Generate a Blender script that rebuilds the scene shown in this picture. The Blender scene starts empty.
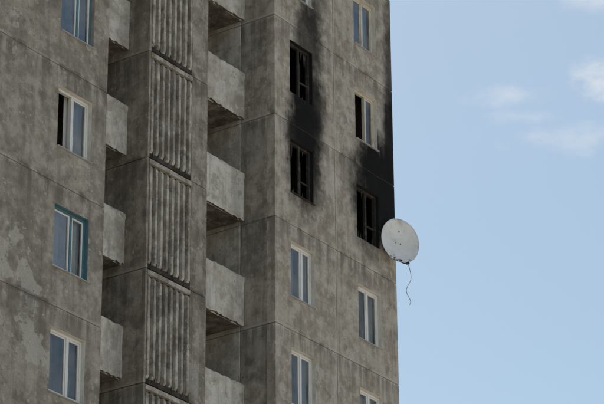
import bpy, math, random, bmesh
from mathutils import Vector, Matrix, noise as mnoise
random.seed(7)
scene=bpy.context.scene
scene.view_settings.view_transform='Standard'
scene.view_settings.look='None'
scene.view_settings.exposure=0

class G:
    def __init__(s,nt): s.nt=nt; nt.nodes.clear()
    def n(s,t,**k):
        nd=s.nt.nodes.new(t)
        for a,b in k.items(): setattr(nd,a,b)
        return nd
    def l(s,a,b): s.nt.links.new(a,b)
    def setin(s,sock,v):
        if isinstance(v,bpy.types.NodeSocket): s.l(v,sock)
        else: sock.default_value=v
    def m(s,op,a,b=0.0,c=None,clamp=False):
        nd=s.n('ShaderNodeMath',operation=op); nd.use_clamp=clamp
        s.setin(nd.inputs[0],a); s.setin(nd.inputs[1],b)
        if c is not None: s.setin(nd.inputs[2],c)
        return nd.outputs[0]
    def mix(s,f,a,b,bt='MIX'):
        nd=s.n('ShaderNodeMix',data_type='RGBA',blend_type=bt)
        s.setin(nd.inputs[0],f)
        s.setin(nd.inputs[6],a if isinstance(a,bpy.types.NodeSocket) else (*a,1))
        s.setin(nd.inputs[7],b if isinstance(b,bpy.types.NodeSocket) else (*b,1))
        return nd.outputs[2]
    def ramp(s,v,a,b,smooth=True,lo=0.0,hi=1.0):
        nd=s.n('ShaderNodeMapRange'); nd.interpolation_type='SMOOTHSTEP' if smooth else 'LINEAR'
        s.setin(nd.inputs[0],v); nd.inputs[1].default_value=a; nd.inputs[2].default_value=b
        nd.inputs[3].default_value=lo; nd.inputs[4].default_value=hi
        return nd.outputs[0]
    def noise(s,vec,scale,detail=4,rough=.55,dist=0.0,mscale=None,off=None):
        if mscale or off:
            mp=s.n('ShaderNodeMapping'); s.l(vec,mp.inputs[0])
            if mscale: mp.inputs['Scale'].default_value=mscale
            if off: mp.inputs['Location'].default_value=off
            vec=mp.outputs[0]
        nd=s.n('ShaderNodeTexNoise'); s.l(vec,nd.inputs['Vector'])
        nd.inputs['Scale'].default_value=scale; nd.inputs['Detail'].default_value=detail
        nd.inputs['Roughness'].default_value=rough; nd.inputs['Distortion'].default_value=dist
        return nd.outputs[0]

ZS=0.09; FH=2.8
def newmat(name):
    m=bpy.data.materials.new(name); m.use_nodes=True
    return m,G(m.node_tree)

def finish(g,col,rough,height=None,bump=.4,dist=.02,spec=.25):
    b=g.n('ShaderNodeBsdfPrincipled'); g.setin(b.inputs['Base Color'],col if isinstance(col,bpy.types.NodeSocket) else (*col,1))
    g.setin(b.inputs['Roughness'],rough); b.inputs['Specular IOR Level'].default_value=spec
    if height is not None:
        bp=g.n('ShaderNodeBump'); bp.inputs['Strength'].default_value=bump; bp.inputs['Distance'].default_value=dist
        g.l(height,bp.inputs['Height']); g.l(bp.outputs[0],b.inputs['Normal'])
    o=g.n('ShaderNodeOutputMaterial'); g.l(b.outputs[0],o.inputs[0])

def concrete(name,base,dark,light,patch=.0,patchcol=(.36,.35,.32),soot=(),seam=True,off=(0,0,0),blot=1.0,streaks=.5,patchlo=.6,vseams=(),boost=()):
    m,g=newmat(name)
    tc=g.n('ShaderNodeTexCoord').outputs['Object']
    sx=g.n('ShaderNodeSeparateXYZ'); g.l(tc,sx.inputs[0]); X,Y,Z=sx.outputs
    n1=g.noise(tc,.7,4,.68,0,off=off)
    n2=g.noise(tc,2.8,5,.72,0,off=off)
    n3=g.noise(tc,26,2,.7)
    st=g.noise(tc,1.0,4,.65,mscale=(5,5,.4),off=off)
    c=g.mix(g.ramp(n1,.42,.58),dark,base)
    c=g.mix(g.m('MULTIPLY',g.ramp(n2,.46,.66),.8*blot),c,light)
    c=g.mix(g.m('MULTIPLY',g.ramp(n2,.48,.32),.7*blot),c,tuple(v*.62 for v in dark))
    c=g.mix(g.m('MULTIPLY',g.ramp(st,.48,.68),streaks),c,tuple(v*.52 for v in dark))
    c=g.mix(g.m('MULTIPLY',g.ramp(st,.46,.33),streaks*.5),c,light)
    pn=g.noise(tc,1.25,5,.64,0,off=(off[0]+7,off[1],off[2]+3))
    for (bx,bz,rx,rz,amt) in boost:
        dx=g.m('DIVIDE',g.m('SUBTRACT',X,bx),rx); dz=g.m('DIVIDE',g.m('SUBTRACT',Z,bz),rz)
        d=g.m('SQRT',g.m('ADD',g.m('MULTIPLY',dx,dx),g.m('MULTIPLY',dz,dz)))
        pn=g.m('ADD',pn,g.m('MULTIPLY',g.ramp(d,1.0,.2),amt))
    pm=g.ramp(pn,patchlo,patchlo+.022)
    c=g.mix(g.m('MULTIPLY',pm,patch),c,patchcol)
    pm2=g.ramp(pn,.41,.38)
    c=g.mix(g.m('MULTIPLY',pm2,.45),c,tuple(v*.7 for v in dark))
    sp=g.noise(tc,8,3,.72,0,off=(3,1,off[2]))
    c=g.mix(g.m('MULTIPLY',g.ramp(sp,.63,.67),.6),c,tuple(v*.5 for v in dark))
    c=g.mix(g.m('MULTIPLY',g.ramp(sp,.37,.33),.6),c,tuple(min(.66,v*1.25) for v in light))
    if seam:
        wz=g.m('ADD',Z,g.m('MULTIPLY',g.m('SUBTRACT',n2,.5),.18))
        fr=g.m('FRACT',g.m('DIVIDE',g.m('SUBTRACT',wz,ZS),FH))
        dd=g.m('MINIMUM',fr,g.m('SUBTRACT',1.0,fr))
        band=g.ramp(dd,.034,.014)
        c=g.mix(g.m('MULTIPLY',g.m('MULTIPLY',band,g.ramp(n1,.44,.54)),.65),c,light)
        c=g.mix(g.m('MULTIPLY',g.m('MULTIPLY',band,g.ramp(n1,.48,.40)),.6),c,tuple(v*.45 for v in dark))
        stain=g.m('MULTIPLY',g.ramp(fr,.70,1.0),g.ramp(st,.42,.58))
        c=g.mix(g.m('MULTIPLY',stain,.6),c,tuple(v*.5 for v in dark))
    for vx in vseams:
        d=g.m('ABSOLUTE',g.m('SUBTRACT',g.m('ADD',X,g.m('MULTIPLY',g.m('SUBTRACT',n2,.5),.16)),vx))
        c=g.mix(g.m('MULTIPLY',g.ramp(d,.09,.04),.35),c,light)
    c=g.mix(g.ramp(n3,.3,.7,lo=0,hi=.25),c,tuple(v*.6 for v in dark))
    if soot:
        wob=g.m('ADD',g.m('MULTIPLY',g.m('SUBTRACT',n2,.5),.55),g.m('MULTIPLY',g.m('SUBTRACT',st,.5),.8))
        wob=g.m('ADD',wob,g.m('MULTIPLY',g.m('SUBTRACT',n1,.5),.4))
        tot=None
        for (xc,zc,rx,rz,a) in soot:
            dx=g.m('DIVIDE',g.m('SUBTRACT',X,xc),rx); dz=g.m('DIVIDE',g.m('SUBTRACT',Z,zc),rz)
            d=g.m('SQRT',g.m('ADD',g.m('MULTIPLY',dx,dx),g.m('MULTIPLY',dz,dz)))
            d=g.m('ADD',d,wob)
            k=g.m('MULTIPLY',g.ramp(d,1.4,.5),a)
            tot=k if tot is None else g.m('SUBTRACT',1.0,g.m('MULTIPLY',g.m('SUBTRACT',1.0,tot),g.m('SUBTRACT',1.0,k)))
        c=g.mix(g.m('MULTIPLY',tot,.987),c,(.005,.0045,.005))
    finish(g,c,.92,g.m('ADD',n2,g.m('MULTIPLY',n3,.3)),.65,.04,.15)
    return m

def simple(name,col,rough=.6,var=.25,scale=8,dirt=(.1,.09,.08),dirtamt=.35,bump=.15,spec=.4,metal=0):
    m,g=newmat(name)
    tc=g.n('ShaderNodeTexCoord').outputs['Object']
    a=g.noise(tc,scale,3,.65); b=g.noise(tc,scale*.3,3,.6,off=(4,4,4))
    c=g.mix(g.m('MULTIPLY',g.ramp(a,.3,.75),var),col,tuple(v*.55 for v in col))
    c=g.mix(g.m('MULTIPLY',g.ramp(b,.5,.7),dirtamt),c,dirt)
    finish(g,c,rough,None,bump,.005,spec)
    return m

Z0=ZS+10*FH
soot_r=[(1.28,31.1,.66,1.5,1.0),(1.75,31.5,.5,1.4,.9),(.85,30.6,.42,.7,.85),(1.25,29.7,.8,1.05,.85),(1.5,33.5,.62,1.3,.8),(1.7,35.3,.5,1.6,.55),
        (4.45,30.95,.95,1.15,1.0),(4.95,30.4,.85,1.5,1.0),(5.28,31.9,.42,1.9,.95),(4.15,29.8,.85,.95,.9),(5.36,34.2,.34,2.4,.75),(4.1,28.7,.7,.35,.4)]
M_right=concrete('weathered_concrete_right',(.47,.41,.345),(.36,.31,.257),(.59,.53,.46),patch=.55,patchlo=.59,patchcol=(.58,.535,.47),soot=soot_r,off=(3,0,1),streaks=.42,vseams=(2.62,),
    boost=[(.3,30.6,.5,1.0,.1),(2.6,29.9,.8,.8,.08)])
M_left=concrete('weathered_concrete_left',(.375,.326,.272),(.29,.25,.206),(.49,.435,.37),patch=.65,patchcol=(.54,.50,.44),patchlo=.61,off=(0,0,9),streaks=.4,
    boost=[(-10.3,22.6,1.5,1.8,.12),(-9.4,21.6,1.5,1.0,.08)])
M_side=concrete('weathered_concrete_side',(.36,.315,.263),(.26,.225,.187),(.475,.425,.36),patch=.5,patchlo=.6,off=(1,4,2),streaks=.5)
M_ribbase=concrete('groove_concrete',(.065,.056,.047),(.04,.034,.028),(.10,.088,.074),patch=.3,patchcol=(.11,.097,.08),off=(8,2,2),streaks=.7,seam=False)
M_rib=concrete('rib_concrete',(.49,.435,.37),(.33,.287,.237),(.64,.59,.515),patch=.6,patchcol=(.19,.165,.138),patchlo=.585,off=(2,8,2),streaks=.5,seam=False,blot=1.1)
M_parapet=concrete('whitewashed_concrete',(.74,.69,.615),(.57,.515,.445),(.80,.76,.70),patch=.7,patchcol=(.40,.35,.295),patchlo=.60,off=(6,1,4),streaks=.42,seam=False)
M_loggia=concrete('loggia_plaster',(.58,.535,.465),(.44,.395,.335),(.68,.635,.57),patch=.5,patchcol=(.35,.305,.255),off=(9,1,5),streaks=.4,seam=False)
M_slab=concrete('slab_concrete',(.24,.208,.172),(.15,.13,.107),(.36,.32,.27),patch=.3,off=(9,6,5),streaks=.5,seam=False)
M_seal=simple('joint_mastic',(.19,.165,.14),.9,.6,4,(.08,.07,.06),.6)
M_reveal=simple('painted_reveal',(.66,.62,.55),.85,.3,5,(.33,.29,.24),.5)
M_reveal_dark=simple('bare_reveal',(.33,.29,.24),.9,.3,5)
M_teal=simple('teal_paint',(.09,.2,.24),.6,.3,9)
M_white=simple('white_window_paint',(.8,.78,.74),.45,.15,6,(.6,.55,.48),.35)
M_cream=simple('cream_window_paint',(.66,.6,.5),.6,.3,12,(.34,.28,.22),.6)
M_brown=simple('brown_window_paint',(.14,.08,.05),.6,.3,12)
M_char=simple('charred_wood',(.045,.038,.033),.85,.5,20,(.12,.10,.085),.6,.6,.2)
M_sootwall=simple('sooty_room',(.010,.009,.009),.95,.4,3,(.025,.022,.02),.4)
M_room=simple('room_wallpaper',(.2,.17,.14),.9,.2,3)
M_tin=simple('tin_sill',(.42,.42,.41),.5,.3,10,(.2,.13,.09),.4)
M_curtain=simple('net_curtain',(.78,.76,.73),.9,.2,3,(.55,.5,.44),.3)
M_curtain2=simple('beige_curtain',(.46,.36,.27),.9,.3,3)
def glassmat(name,ior,dirt,seed):
    m,g=newmat(name)
    tc=g.n('ShaderNodeTexCoord').outputs['Object']
    bp=g.n('ShaderNodeBump'); bp.inputs['Strength'].default_value=.12; bp.inputs['Distance'].default_value=.06; g.l(g.noise(tc,1.3,1,.5,off=(seed,0,0)),bp.inputs['Height'])
    gl=g.n('ShaderNodeBsdfGlossy'); gl.inputs['Roughness'].default_value=.03; gl.inputs['Color'].default_value=(.96,.97,.98,1); g.l(bp.outputs[0],gl.inputs['Normal'])
    tr=g.n('ShaderNodeBsdfTransparent'); tr.inputs['Color'].default_value=(.83,.86,.85,1)
    df=g.n('ShaderNodeBsdfDiffuse'); df.inputs['Color'].default_value=(.4,.38,.35,1)
    fr=g.n('ShaderNodeFresnel'); fr.inputs['IOR'].default_value=ior
    mx=g.n('ShaderNodeMixShader'); g.l(fr.outputs[0],mx.inputs[0]); g.l(tr.outputs[0],mx.inputs[1]); g.l(gl.outputs[0],mx.inputs[2])
    mx2=g.n('ShaderNodeMixShader'); g.l(g.m('MULTIPLY',g.ramp(g.noise(tc,2,3,.6,off=(seed,3,0)),.35,.7),dirt),mx2.inputs[0]); g.l(mx.outputs[0],mx2.inputs[1]); g.l(df.outputs[0],mx2.inputs[2])
    o=g.n('ShaderNodeOutputMaterial'); g.l(mx2.outputs[0],o.inputs[0]); return m
GLASS=[glassmat('window_glass_single',1.6,.3,0),glassmat('window_glass_double',2.3,.25,5),glassmat('window_glass_coated',3.0,.3,9)]

class B:
    def __init__(s,name,mats,parent,bevel=0):
        s.v=[];s.f=[];s.mi=[];s.name=name;s.mats=mats;s.parent=parent;s.bevel=bevel
    def mid(s,m):
        if m not in s.mats: s.mats.append(m)
        return s.mats.index(m)
    def quad(s,pts,m):
        i=len(s.v); s.v+= [tuple(p) for p in pts]; s.f.append(tuple(range(i,i+len(pts)))); s.mi.append(s.mid(m))
    def box(s,x0,x1,y0,y1,z0,z1,m,skip=''):
        i=len(s.v)
        s.v+=[(x0,y0,z0),(x1,y0,z0),(x1,y1,z0),(x0,y1,z0),(x0,y0,z1),(x1,y0,z1),(x1,y1,z1),(x0,y1,z1)]
        F={'d':(0,3,2,1),'u':(4,5,6,7),'f':(0,1,5,4),'b':(2,3,7,6),'l':(3,0,4,7),'r':(1,2,6,5)}
        for k,q in F.items():
            if k in skip: continue
            s.f.append(tuple(i+a for a in q)); s.mi.append(s.mid(m))
    def panel(s,x0,x1,z0,z1,y,t,m,holes=()):
        xs=sorted(set([x0,x1]+[h[0] for h in holes]+[h[1] for h in holes]))
        zs=sorted(set([z0,z1]+[h[2] for h in holes]+[h[3] for h in holes]))
        for a,b in zip(xs,xs[1:]):
            for c,d in zip(zs,zs[1:]):
                if any(a>=h[0]-1e-6 and b<=h[1]+1e-6 and c>=h[2]-1e-6 and d<=h[3]+1e-6 for h in holes): continue
                s.quad([(a,y,c),(b,y,c),(b,y,d),(a,y,d)],m)
                s.quad([(b,y+t,c),(a,y+t,c),(a,y+t,d),(b,y+t,d)],m)
        s.quad([(x0,y,z1),(x1,y,z1),(x1,y+t,z1),(x0,y+t,z1)],m)
        s.quad([(x0,y+t,z0),(x1,y+t,z0),(x1,y,z0),(x0,y,z0)],m)
        s.quad([(x0,y+t,z0),(x0,y,z0),(x0,y,z1),(x0,y+t,z1)],m)
        s.quad([(x1,y,z0),(x1,y+t,z0),(x1,y+t,z1),(x1,y,z1)],m)
        for (a,b,c,d,rm) in holes:
            s.quad([(a,y,c),(a,y+t,c),(a,y+t,d),(a,y,d)],rm)
            s.quad([(b,y+t,c),(b,y,c),(b,y,d),(b,y+t,d)],rm)
            s.quad([(a,y,c),(b,y,c),(b,y+t,c),(a,y+t,c)],rm)
            s.quad([(a,y+t,d),(b,y+t,d),(b,y,d),(a,y,d)],rm)
    def done(s):
        me=bpy.data.meshes.new(s.name); me.from_pydata(s.v,[],s.f)
        for mm in s.mats: me.materials.append(mm)
        me.polygons.foreach_set('material_index',s.mi)
        bm=bmesh.new(); bm.from_mesh(me); bmesh.ops.remove_doubles(bm,verts=bm.verts,dist=.0004); bm.to_mesh(me); bm.free()
        ob=bpy.data.objects.new(s.name,me); bpy.context.collection.objects.link(ob)
        if s.parent: ob.parent=s.parent
        if s.bevel:
            b=ob.modifiers.new('bevel','BEVEL'); b.width=s.bevel; b.segments=2; b.limit_method='ANGLE'; b.angle_limit=math.radians(40)
        return ob

TH=math.radians(55)
root=bpy.data.objects.new('apartment_building',None); bpy.context.collection.objects.link(root)
root.location=(-.66,58.9,0); root.rotation_euler=(0,0,TH)
NF=14; TOP=ZS+NF*FH

right=B('right_wall_panels',[],root,.014); left=B('left_wall_panels',[],root,.014)
core=B('side_and_back_walls',[],root,.012); rooms=B('rooms',[],root); win=B('windows',[],root,.004)
glass=B('window_panes',[],root); cur=B('curtains',[],root); slabs=B('balcony_slabs',[],root,.01)
seams=B('panel_joints',[],root)

def window(x0,x1,z0,z1,yf,style,curt,seed,openl=0):
    rnd=random.Random(seed)
    y=yf+.10
    if style!='burnt' or rnd.random()<.5:
        win.box(x0-.02,x1+.02,yf-.05,y+.01,z0-.012,z0+.006,M_tin if style!='burnt' else M_char)
    fm={'white':M_white,'cream':M_cream,'teal':M_white,'brown':M_brown,'burnt':M_char}[style]
    fo=M_teal if style=='teal' else fm
    f=.055
    zb=z0+.012
    win.box(x0,x0+f,y,y+.09,zb,z1,fo); win.box(x1-f,x1,y,y+.09,zb,z1,fo)
    win.box(x0+f,x1-f,y+.002,y+.088,zb,zb+f,fo); win.box(x0+f,x1-f,y+.002,y+.088,z1-f,z1,fo)
    if style=='burnt':
        xm=(x0+x1)/2+.03
        full=rnd.random()<.5
        win.box(xm-.03,xm+.03,y+.01,y+.07,zb+f,(z1-f) if full else (z1-f-.55),M_char)
        win.box(xm+.03,xm+.07,y+.02,y+.06,zb+f,z1-f-.35,M_char)
        win.box(xm+.07,x1-f,y+.02,y+.06,zb+.5,zb+.54,M_char)
        # shards and half-burnt casement pieces
        for q in range(5):
            a=rnd.uniform(x0+f,x1-f-.1); h=rnd.uniform(.06,.25)
            win.quad([(a,y+.04,zb+f),(a+rnd.uniform(.05,.12),y+.04,zb+f),(a+rnd.uniform(.01,.05),y+.03,zb+f+h)],M_char)
        for q in range(3):
            a=rnd.uniform(x0+f,x1-f-.1); h=rnd.uniform(.1,.4)
            win.quad([(a,y+.04,z1-f),(a+.03,y+.05,z1-f-h),(a+.06,y+.04,z1-f)],M_char)
        return
    GM=GLASS[rnd.choice([0,1,1,2])]
    xm=x0+(x1-x0)*(.5 if rnd.random()<.6 else .58)
    win.box(xm-.03,xm+.03,y-.004,y+.084,zb+f,z1-f,fo)
    for si,(a,b) in enumerate(((x0+f,xm-.03),(xm+.03,x1-f))):
        if openl and si==0: continue
        c,d=zb+f,z1-f; w=.042; yy=y+.012
        win.box(a+.004,a+w,yy,yy+.05,c+.004,d-.004,fm); win.box(b-w,b-.004,yy,yy+.05,c+.004,d-.004,fm)
        win.box(a+w,b-w,yy+.002,yy+.048,c+.004,c+w+.01,fm); win.box(a+w,b-w,yy+.002,yy+.048,d-w,d-.004,fm)
        ty=rnd.uniform(-.006,.006); tz=rnd.uniform(-.012,.012); g0=yy+.025
        if rnd.random()<.3: GM=GLASS[rnd.choice([0,1,2])]
        glass.quad([(a+w-.005,g0+ty,c+w),(b-w+.005,g0-ty,c+w),(b-w+.005,g0-ty+tz,d-w+.005),(a+w-.005,g0+ty+tz,d-w+.005)],GM)
    if curt:
        mm=M_curtain if curt<4 else M_curtain2
        yc=yf+.28
        parts={1:[(x0-.05,x1+.05)],2:[(x0-.05,x0+(x1-x0)*.42),(x0+(x1-x0)*.7,x1+.05)],3:[(x0+(x1-x0)*.45,x1+.05)],4:[(x0-.05,x1+.05)]}[curt]
        for (a,b) in parts:
            n=int((b-a)/.018); ph=rnd.uniform(0,6)
            pts=[(a+(b-a)*i/n, yc+.028*math.sin(ph+i*.95)+.015*math.sin(i*.37)) for i in range(n+1)]
            for p,q in zip(pts,pts[1:]):
                cur.quad([(p[0],p[1],z0-.3),(q[0],q[1],z0-.3),(q[0],q[1],z1+.1),(p[0],p[1],z1+.1)],mm)

def room(x0,x1,z0,z1,yb,depth,m):
    r=rooms
    r.quad([(x0,yb,z0),(x1,yb,z0),(x1,yb+depth,z0),(x0,yb+depth,z0)],m)
    r.quad([(x0,yb,z1),(x0,yb+depth,z1),(x1,yb+depth,z1),(x1,yb,z1)],m)
    r.quad([(x0,yb,z0),(x0,yb+depth,z0),(x0,yb+depth,z1),(x0,yb,z1)],m)
    r.quad([(x1,yb,z0),(x1,yb,z1),(x1,yb+depth,z1),(x1,yb+depth,z0)],m)
    r.quad([(x0,yb+depth,z0),(x1,yb+depth,z0),(x1,yb+depth,z1),(x0,yb+depth,z1)],m)

gap=.009
RW=[(.67,1.66),(3.62,4.64)]
LW=[(-9.18,-8.06),(-13.2,-12.1),(-17.2,-16.1),(-21.2,-20.1)]
LX=[-7.56,-11.35,-15.3,-19.3,-23.5]
SLR,SLL=.26,.38
for j in range(NF):
    z0=ZS+j*FH; z1=z0+FH; k=j-9
    holes=[]
    for bi,(a,b) in enumerate(RW):
        wz0,wz1=(z1-1.92,z1-.44) if bi==0 else (z1-2.07,z1-.58)
        burnt=(bi==0 and k in(1,2)) or (bi==1 and k==1)
        st='burnt' if burnt else 'white'
        rm=M_sootwall if burnt else M_reveal
        if bi==1 and k in (2,3): rm=M_reveal; st='cream'
        holes.append((a,b,wz0,wz1,rm))
        cu={(0,0):2,(0,-1):3,(1,0):3,(1,-1):1,(1,2):0,(1,3):2}.get((bi,k),random.choice([0,1,2,3,4]))
        window(a,b,wz0,wz1,0,st,cu,j*10+bi,1 if (bi,k)==(1,2) else 0)
        room(a-.6,b+.6 if bi==0 else b+.5,z0+.15,z1-.15,.251,3.5,M_sootwall if burnt else M_room)
    right.panel(0,2.62-gap,z0+gap,z1-gap,0,.25,M_right,holes[:1])
    right.panel(2.62+gap,5.4,z0+gap,z1-gap,0,.25,M_right,holes[1:])
    seams.box(.02,5.38,.012,.2,z1-.03,z1+.03,M_seal); seams.box(2.59,2.65,.011,.2,z0+.03,z1-.03,M_seal)
    core.box(-.001,.25,.2505,1.05,z0+gap,z1-gap,M_side,'')
    core.box(-.006,.25,1.062,2.4,z0+gap,z1-gap,M_loggia,'')
    seams.box(.012,.2,.251,2.3,z1-.03,z1+.03,M_seal)
    wz0,wz1=z1-1.92,z1-.47
    for i,(xb,xa) in enumerate(zip(LX,LX[1:])):
        a,b=LW[i]
        st={0:'white',-1:'teal',-2:'white',1:'teal'}.get(k,'white') if i==0 else random.choice(['white','brown','cream'])
        rm=M_reveal if st!='teal' else M_teal
        if i==0 and k==1: rm=M_reveal_dark
        left.panel(xa+gap,xb-(gap if i else 0),z0+gap,z1-gap,-.85,.25,M_left,[(a,b,wz0,wz1,rm)])
        window(a,b,wz0,wz1,-.85,st,{0:3,-1:2,-2:4,1:0}.get(k,1) if i==0 else random.choice([0,1,2,3]),j*100+i,1 if (i==0 and k==0) else 0)
        room(a-.6,b+.40,z0+.15,z1-.15,-.599,3.5,M_room)
        if i: seams.box(xb-.03,xb+.03,-.836,-.65,z0+.03,z1-.03,M_seal)
    seams.box(LX[-1]+.02,LX[0]-.02,-.837,-.65,z1-.03,z1+.03,M_seal)
    core.box(LX[0]-.25,LX[0]+.001,-.5995,2.4,z0+gap,z1-gap,M_side)
    for (a,b,dz) in ((-2.17,0-.007,SLR),(-7.55,-4.46,SLL)):
        hx0=a+.35; hx1=min(a+1.75,b-.3)
        core.panel(a+.002,b-.002,z0+dz+.01,z1+dz-.17,2.2,.2,M_loggia,[(hx0,hx1,z0+dz+.9,z1+dz-.5,M_reveal)])
        window(hx0,hx1,z0+dz+.9,z1+dz-.5,2.2,'cream',1,j*7+3)
        room(hx0-.2,hx1+.2,z0+dz+.15,z1+dz-.25,2.401,2.5,M_room)
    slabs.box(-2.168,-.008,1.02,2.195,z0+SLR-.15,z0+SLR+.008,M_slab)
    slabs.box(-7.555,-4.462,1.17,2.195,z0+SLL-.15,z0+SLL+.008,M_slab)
    core.box(-4.46,-2.17,.54,2.4,z0+gap,z1-gap,M_side)

rib=B('ribbed_panels',[],root,.008)
for j in range(NF):
    z0=ZS+j*FH; z1=z0+FH
    rib.box(-4.46,-4.39,.45,.5395,z0+gap,z1-gap,M_side)
    rib.box(-2.79,-2.172,.45,.5395,z0+gap,z1-gap,M_side)
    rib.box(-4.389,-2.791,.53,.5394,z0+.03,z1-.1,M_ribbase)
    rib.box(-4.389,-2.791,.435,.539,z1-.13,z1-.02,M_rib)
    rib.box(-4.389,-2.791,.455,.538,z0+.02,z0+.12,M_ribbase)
def rib_bar(bld,xc,w,y_back,y_front,z0,z1,m,sd,taper=.04,seg=40):
    rings=[]
    for i in range(seg+1):
        t=i/seg; z=z0+(z1-z0)*t
        e=min(t,1-t)*(z1-z0)
        s=min(1,.6+e/taper*.4) if e<taper else 1
        n1=mnoise.noise(Vector((xc*13,z*7,sd*.37)))*.003; n2=mnoise.noise(Vector((xc*13+9,z*9,sd*.37)))*.003
        ch=min(.022,max(0,mnoise.noise(Vector((xc*15,z*5.3,7+sd*.1)))-.40)*.2)
        yf=y_back-(y_back-y_front)*s+abs(n1)*.8
        yf=min(yf,y_back-.012)
        hw=w/2
        rings.append([(xc-hw,y_back,z),(xc-hw*.8+n1+ch*.6,yf+ch*.3,z),(xc+hw*.8+n2,yf+n2*.4,z),(xc+hw,y_back,z)])
    for r,q in zip(rings,rings[1:]):
        for a in range(3):
            bld.quad([r[a],r[a+1],q[a+1],q[a]],m)
    bld.quad(rings[0][::-1],m); bld.quad(rings[-1],m)
ribs=B('panel_ribs',[],root)
for j in range(NF):
    z0=ZS+j*FH; z1=z0+FH
    nr=8; xa,xb=-4.32,-2.86
    for i in range(nr):
        xc=xa+(xb-xa)*i/(nr-1)
        rib_bar(ribs,xc,.100,.5305,.435,z0+.15+random.uniform(-.01,.015),z1-.17,M_rib,j*17+i)
par=B('balcony_parapets',[],root)
def parapet(x0,x1,y0,t,z0,z1,sd):
    nx=max(6,int((x1-x0)/.05)); nz=22
    def P(i,kz):
        x=x0+(x1-x0)*i/nx; z=z0+(z1-z0)*kz/nz
        top=kz==nz; bot=kz==0
        n=mnoise.noise(Vector((x*4,z*4,sd)))*.012
        if top: z+= -max(0,mnoise.noise(Vector((x*9,0,sd)))) *.05
        if bot: z+= max(0,mnoise.noise(Vector((x*9,3,sd))))*.08
        sag=.008*math.sin(x*2+sd)
        lip=-.018 if (z>z1-.12) else 0
        return x,y0+n+lip+(.012 if top or bot else 0),z+sag
    for i in range(nx):
        for kz in range(nz):
            par.quad([P(i,kz),P(i+1,kz),P(i+1,kz+1),P(i,kz+1)],M_parapet)
        a,b=P(i,nz),P(i+1,nz); par.quad([a,b,(b[0],y0+t,b[2]),(a[0],y0+t,a[2])],M_parapet)
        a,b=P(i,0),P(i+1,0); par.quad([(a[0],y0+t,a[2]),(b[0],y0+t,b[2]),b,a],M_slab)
        par.quad([(x0+(x1-x0)*(i+1)/nx,y0+t,z0),(x0+(x1-x0)*i/nx,y0+t,z0),(x0+(x1-x0)*i/nx,y0+t,z1-.01),(x0+(x1-x0)*(i+1)/nx,y0+t,z1-.01)],M_parapet)
for j in range(1,NF):
    z0=ZS+j*FH
    parapet(-2.165,-.012,.93,.08,z0+SLR-.17,z0+SLR+1.12,j*1.7)
    parapet(-7.55,-4.465,1.08,.08,z0+SLL-.17,z0+SLL+1.12,j*2.9+40)
core.box(5.15,5.399,.2505,12,0,TOP,M_side); core.box(LX[-1],5.15,12.001,12.25,0,TOP,M_side)
core.box(LX[-1]-.001,LX[-1]+.25,-.5995,12,0,TOP,M_side)
roof=B('roof',[],root)
roof.box(-.05,5.5,-.06,12.3,TOP+.002,TOP+.9,M_slab); roof.box(LX[-1]-.1,LX[0]+.05,-.95,12.3,TOP+.002,TOP+.9,M_slab); roof.box(LX[0]+.051,-.051,.4,12.29,TOP+.252,TOP+.8,M_slab)
for b in (right,left,core,rooms,win,glass,cur,slabs,seams,rib,ribs,par,roof): b.done()

# ---------------------------------------------------------------- satellite dish
u=Vector((math.cos(TH),math.sin(TH),0)); n=Vector((math.sin(TH),-math.cos(TH),0))
def loc2w(s,w,z): return Vector((-.66,58.9,0))+u*s+n*w+Vector((0,0,z))
m,g=newmat('dish_enamel'); M_dish=m
tc=g.n('ShaderNodeTexCoord').outputs['Object']; sx=g.n('ShaderNodeSeparateXYZ'); g.l(tc,sx.inputs[0])
a=g.noise(tc,3,5,.6); b2=g.noise(tc,6,6,.7,.8)
c=g.mix(g.ramp(a,.35,.7),(.82,.815,.80),(.72,.71,.69))
c=g.mix(g.m('MULTIPLY',g.ramp(g.m('ADD',b2,g.m('MULTIPLY',g.ramp(sx.outputs[1],-.3,-.58),.19)),.69,.71),.95),c,(.02,.018,.016))
c=g.mix(g.m('MULTIPLY',g.ramp(g.m('ADD',a,g.m('MULTIPLY',sx.outputs[1],.4)),.6,.88),.45),c,(.25,.23,.22))
finish(g,c,.5,None,.1,.01,.4)
M_dishback=simple('galvanised_steel',(.35,.34,.33),.5,.3,8)
M_black=simple('burnt_plastic',(.02,.02,.02),.7,.3,20)
M_wire=simple('cable_sheath',(.34,.32,.29),.7,.2,20)
dish=bpy.data.objects.new('satellite_dish',None); bpy.context.collection.objects.link(dish)
DZ=Z0+1.03
C=loc2w(5.08,.36,DZ)
N=(n*.90-u*.42+Vector((0,0,.02))).normalized()
up=(Vector((0,0,1))-N*N.z).normalized(); rt=up.cross(N)
MW=Matrix((rt,up,N)).transposed().to_4x4(); MW.translation=C; dish.matrix_world=MW
R=.60;segs=72;rings=14
v=[];f=[]
for side in (0,1):
    for i in range(rings+1):
        r=R*i/rings
        for k2 in range(segs):
            a_=2*math.pi*k2/segs
            x=r*math.cos(a_)*.95; y=r*math.sin(a_)*1.03
            z=.14*(r/R)**2-.14 - side*.012
            if i==rings: z+=.006*math.sin(a_*3)+.004*math.sin(a_*7)
            v.append((x,y,z))
def idx(s,i,k2): return s*(rings+1)*segs+i*segs+k2%segs
for i in range(rings):
    for k2 in range(segs):
        f.append((idx(0,i,k2),idx(0,i+1,k2),idx(0,i+1,k2+1),idx(0,i,k2+1)))
        f.append((idx(1,i,k2+1),idx(1,i+1,k2+1),idx(1,i+1,k2),idx(1,i,k2)))
for k2 in range(segs): f.append((idx(0,rings,k2),idx(1,rings,k2),idx(1,rings,k2+1),idx(0,rings,k2+1)))
me=bpy.data.meshes.new('reflector'); me.from_pydata(v,[],f); me.materials.append(M_dish)
for p in me.polygons: p.use_smooth=True
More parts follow.
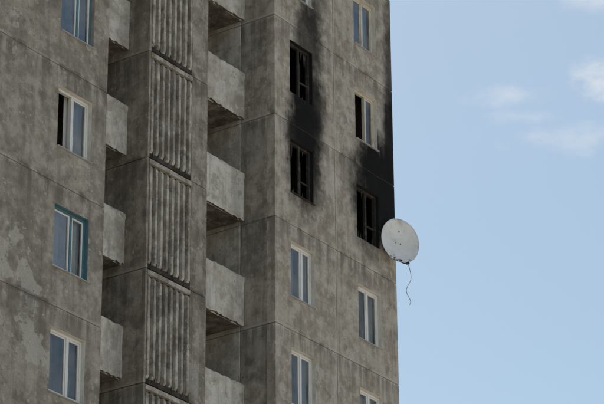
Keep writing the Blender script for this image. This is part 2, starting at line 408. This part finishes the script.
ob=bpy.data.objects.new('reflector',me); bpy.context.collection.objects.link(ob); ob.parent=dish
def tube(name,pts,r,mat,parent):
    cu=bpy.data.curves.new(name,'CURVE'); cu.dimensions='3D'; cu.bevel_depth=r; cu.bevel_resolution=3; cu.use_fill_caps=True
    sp=cu.splines.new('POLY'); sp.points.add(len(pts)-1)
    for p,q in zip(sp.points,pts): p.co=(*q,1)
    cu.materials.append(mat)
    o=bpy.data.objects.new(name,cu); bpy.context.collection.objects.link(o); o.parent=parent; return o
tube('rim',[(R*.95*math.cos(2*math.pi*i/60),R*1.03*math.sin(2*math.pi*i/60),-.004+.006*math.sin(6*math.pi*i/60)) for i in range(61)],.008,M_dish,dish)
inv=MW.inverted()
wallp=inv@loc2w(4.95,.0,DZ-.17); wallp2=inv@loc2w(4.95,.0,DZ+.23)
tube('wall_bracket',[wallp,(-.05,-.05,-.17)],.024,M_dishback,dish)
tube('wall_bracket_strut',[wallp2,(-.05,.05,-.17)],.02,M_dishback,dish)
hub=B('mounting_hub',[],None,.006); hub.box(-.13,.07,-.14,.14,-.2,-.15,M_dishback); hb=hub.done(); hb.parent=dish
pl=B('bracket_wall_plate',[],root,.004); pl.box(4.87,5.03,-.012,-.001,DZ-.24,DZ+.3,M_dishback); pl.done()
tube('feed_arm',[(.02,-.60,-.03),(.06,-.66,.05),(.10,-.68,.14)],.014,M_black,dish)
tube('converter_head',[(.08,-.69,.12),(.13,-.67,.18)],.035,M_black,dish)
for (bx,by) in ((.03,.30),(-.06,-.02),(.08,-.03)):
    tube('bolt',[(bx,by,-.14+.14*((bx/.95)**2+by**2)/.36-.005),(bx,by,-.14+.14*((bx/.95)**2+by**2)/.36+.012)],.014,M_black,dish)
base=C-Vector((0,0,.60))+rt*.17+N*.05
pts=[]
for i in range(60):
    t=i/59
    w=base+Vector((0,0,-1.2*t))+rt*(.07*math.sin(t*5)-.06*t*math.sin(t*13)+ (.5*max(0,t-.75))*math.sin((t-.75)*9))+N*.03*math.sin(t*8)
    pts.append(inv@w)
tube('hanging_cable',pts,.008,M_wire,dish)

# ---------------------------------------------------------------- ground
m,g=newmat('dusty_ground'); tc=g.n('ShaderNodeTexCoord').outputs['Object']
a=g.noise(tc,.08,4,.6); b2=g.noise(tc,1.5,4,.7)
c=g.mix(g.ramp(a,.35,.6),(.29,.26,.205),(.46,.42,.365)); c=g.mix(g.m('MULTIPLY',b2,.25),c,(.19,.175,.14))
finish(g,c,.95,None,.5,.05,.1)
gb=B('ground',[m],None)
for i in range(-10,10):
    for j in range(-10,10):
        s=400; gb.quad([(i*s,j*s,0),((i+1)*s,j*s,0),((i+1)*s,(j+1)*s,0),(i*s,(j+1)*s,0)],m)
gb.done()

# ---------------------------------------------------------------- world
S_AZ=math.radians(-25); S_EL=math.radians(60)
w=bpy.data.worlds.new('World'); scene.world=w; w.use_nodes=True; g=G(w.node_tree)
sky=g.n('ShaderNodeTexSky',sky_type='NISHITA'); sky.sun_disc=False; sky.sun_elevation=S_EL; sky.sun_rotation=S_AZ
sky.air_density=1.0; sky.dust_density=1.3; sky.ozone_density=1.0
tc=g.n('ShaderNodeTexCoord').outputs['Generated']; sx=g.n('ShaderNodeSeparateXYZ'); g.l(tc,sx.inputs[0])
yy=g.m('MAXIMUM',sx.outputs[1],.05)
az=g.m('DIVIDE',sx.outputs[0],yy); el=g.m('DIVIDE',sx.outputs[2],yy)
cn=g.noise(tc,70,7,.62,0,mscale=(1,1,1.9)); cn2=g.noise(tc,26,4,.6,0,mscale=(1,1,1.9))
wn=g.m('ADD',g.m('MULTIPLY',g.m('SUBTRACT',cn,.5),2.6),g.m('MULTIPLY',g.m('SUBTRACT',cn2,.5),2.2))
tot=None
for (ca,ce,rx,ry,amp) in [(.1285,.5105,.013,.010,1.0),(.0895,.5046,.018,.005,.5),(.113,.4844,.022,.007,.5),(.0963,.4947,.014,.004,.4),(.1285,.5505,.012,.006,.6)]:
    dx=g.m('DIVIDE',g.m('SUBTRACT',az,ca),rx); dz=g.m('DIVIDE',g.m('SUBTRACT',el,ce),ry)
    d=g.m('SQRT',g.m('ADD',g.m('MULTIPLY',dx,dx),g.m('MULTIPLY',dz,dz)))
    d=g.m('ADD',d,wn)
    k=g.m('MULTIPLY',g.ramp(d,1.5,-.3),amp)
    tot=k if tot is None else g.m('MAXIMUM',tot,k)
gen=g.m('MULTIPLY',g.ramp(g.noise(tc,5,6,.6,0,mscale=(1,1,2.2)),.5,.75),g.ramp(sx.outputs[0],.25,.5))
tot=g.m('MAXIMUM',tot,g.m('MULTIPLY',gen,.8))
skc=g.mix(1.0,sky.outputs[0],(.99,1.01,.89),'MULTIPLY')
c=g.mix(g.m('MULTIPLY',tot,.75),skc,(5.9,6.0,6.1))
bg=g.n('ShaderNodeBackground'); g.l(c,bg.inputs[0]); bg.inputs[1].default_value=.14
o=g.n('ShaderNodeOutputWorld'); g.l(bg.outputs[0],o.inputs[0])

sd=bpy.data.lights.new('sun','SUN'); sd.energy=5; sd.angle=math.radians(.5); sd.color=(1,.95,.88)
so=bpy.data.objects.new('sun',sd); bpy.context.collection.objects.link(so)
S=Vector((math.sin(S_AZ)*math.cos(S_EL),math.cos(S_AZ)*math.cos(S_EL),math.sin(S_EL)))
so.rotation_euler=S.to_track_quat('Z','Y').to_euler(); so.location=(0,0,80)

cd=bpy.data.cameras.new('camera'); cam=bpy.data.objects.new('camera',cd); bpy.context.collection.objects.link(cam)
cd.sensor_width=36; cd.lens=36*2640/604; cd.clip_end=20000; cd.clip_start=.1
Mc=Matrix.Rotation(math.radians(90+24.5),4,'X')@Matrix.Rotation(math.radians(-.46),4,'Z'); Mc.translation=(0,0,1.6)
cam.matrix_world=Mc
scene.camera=cam
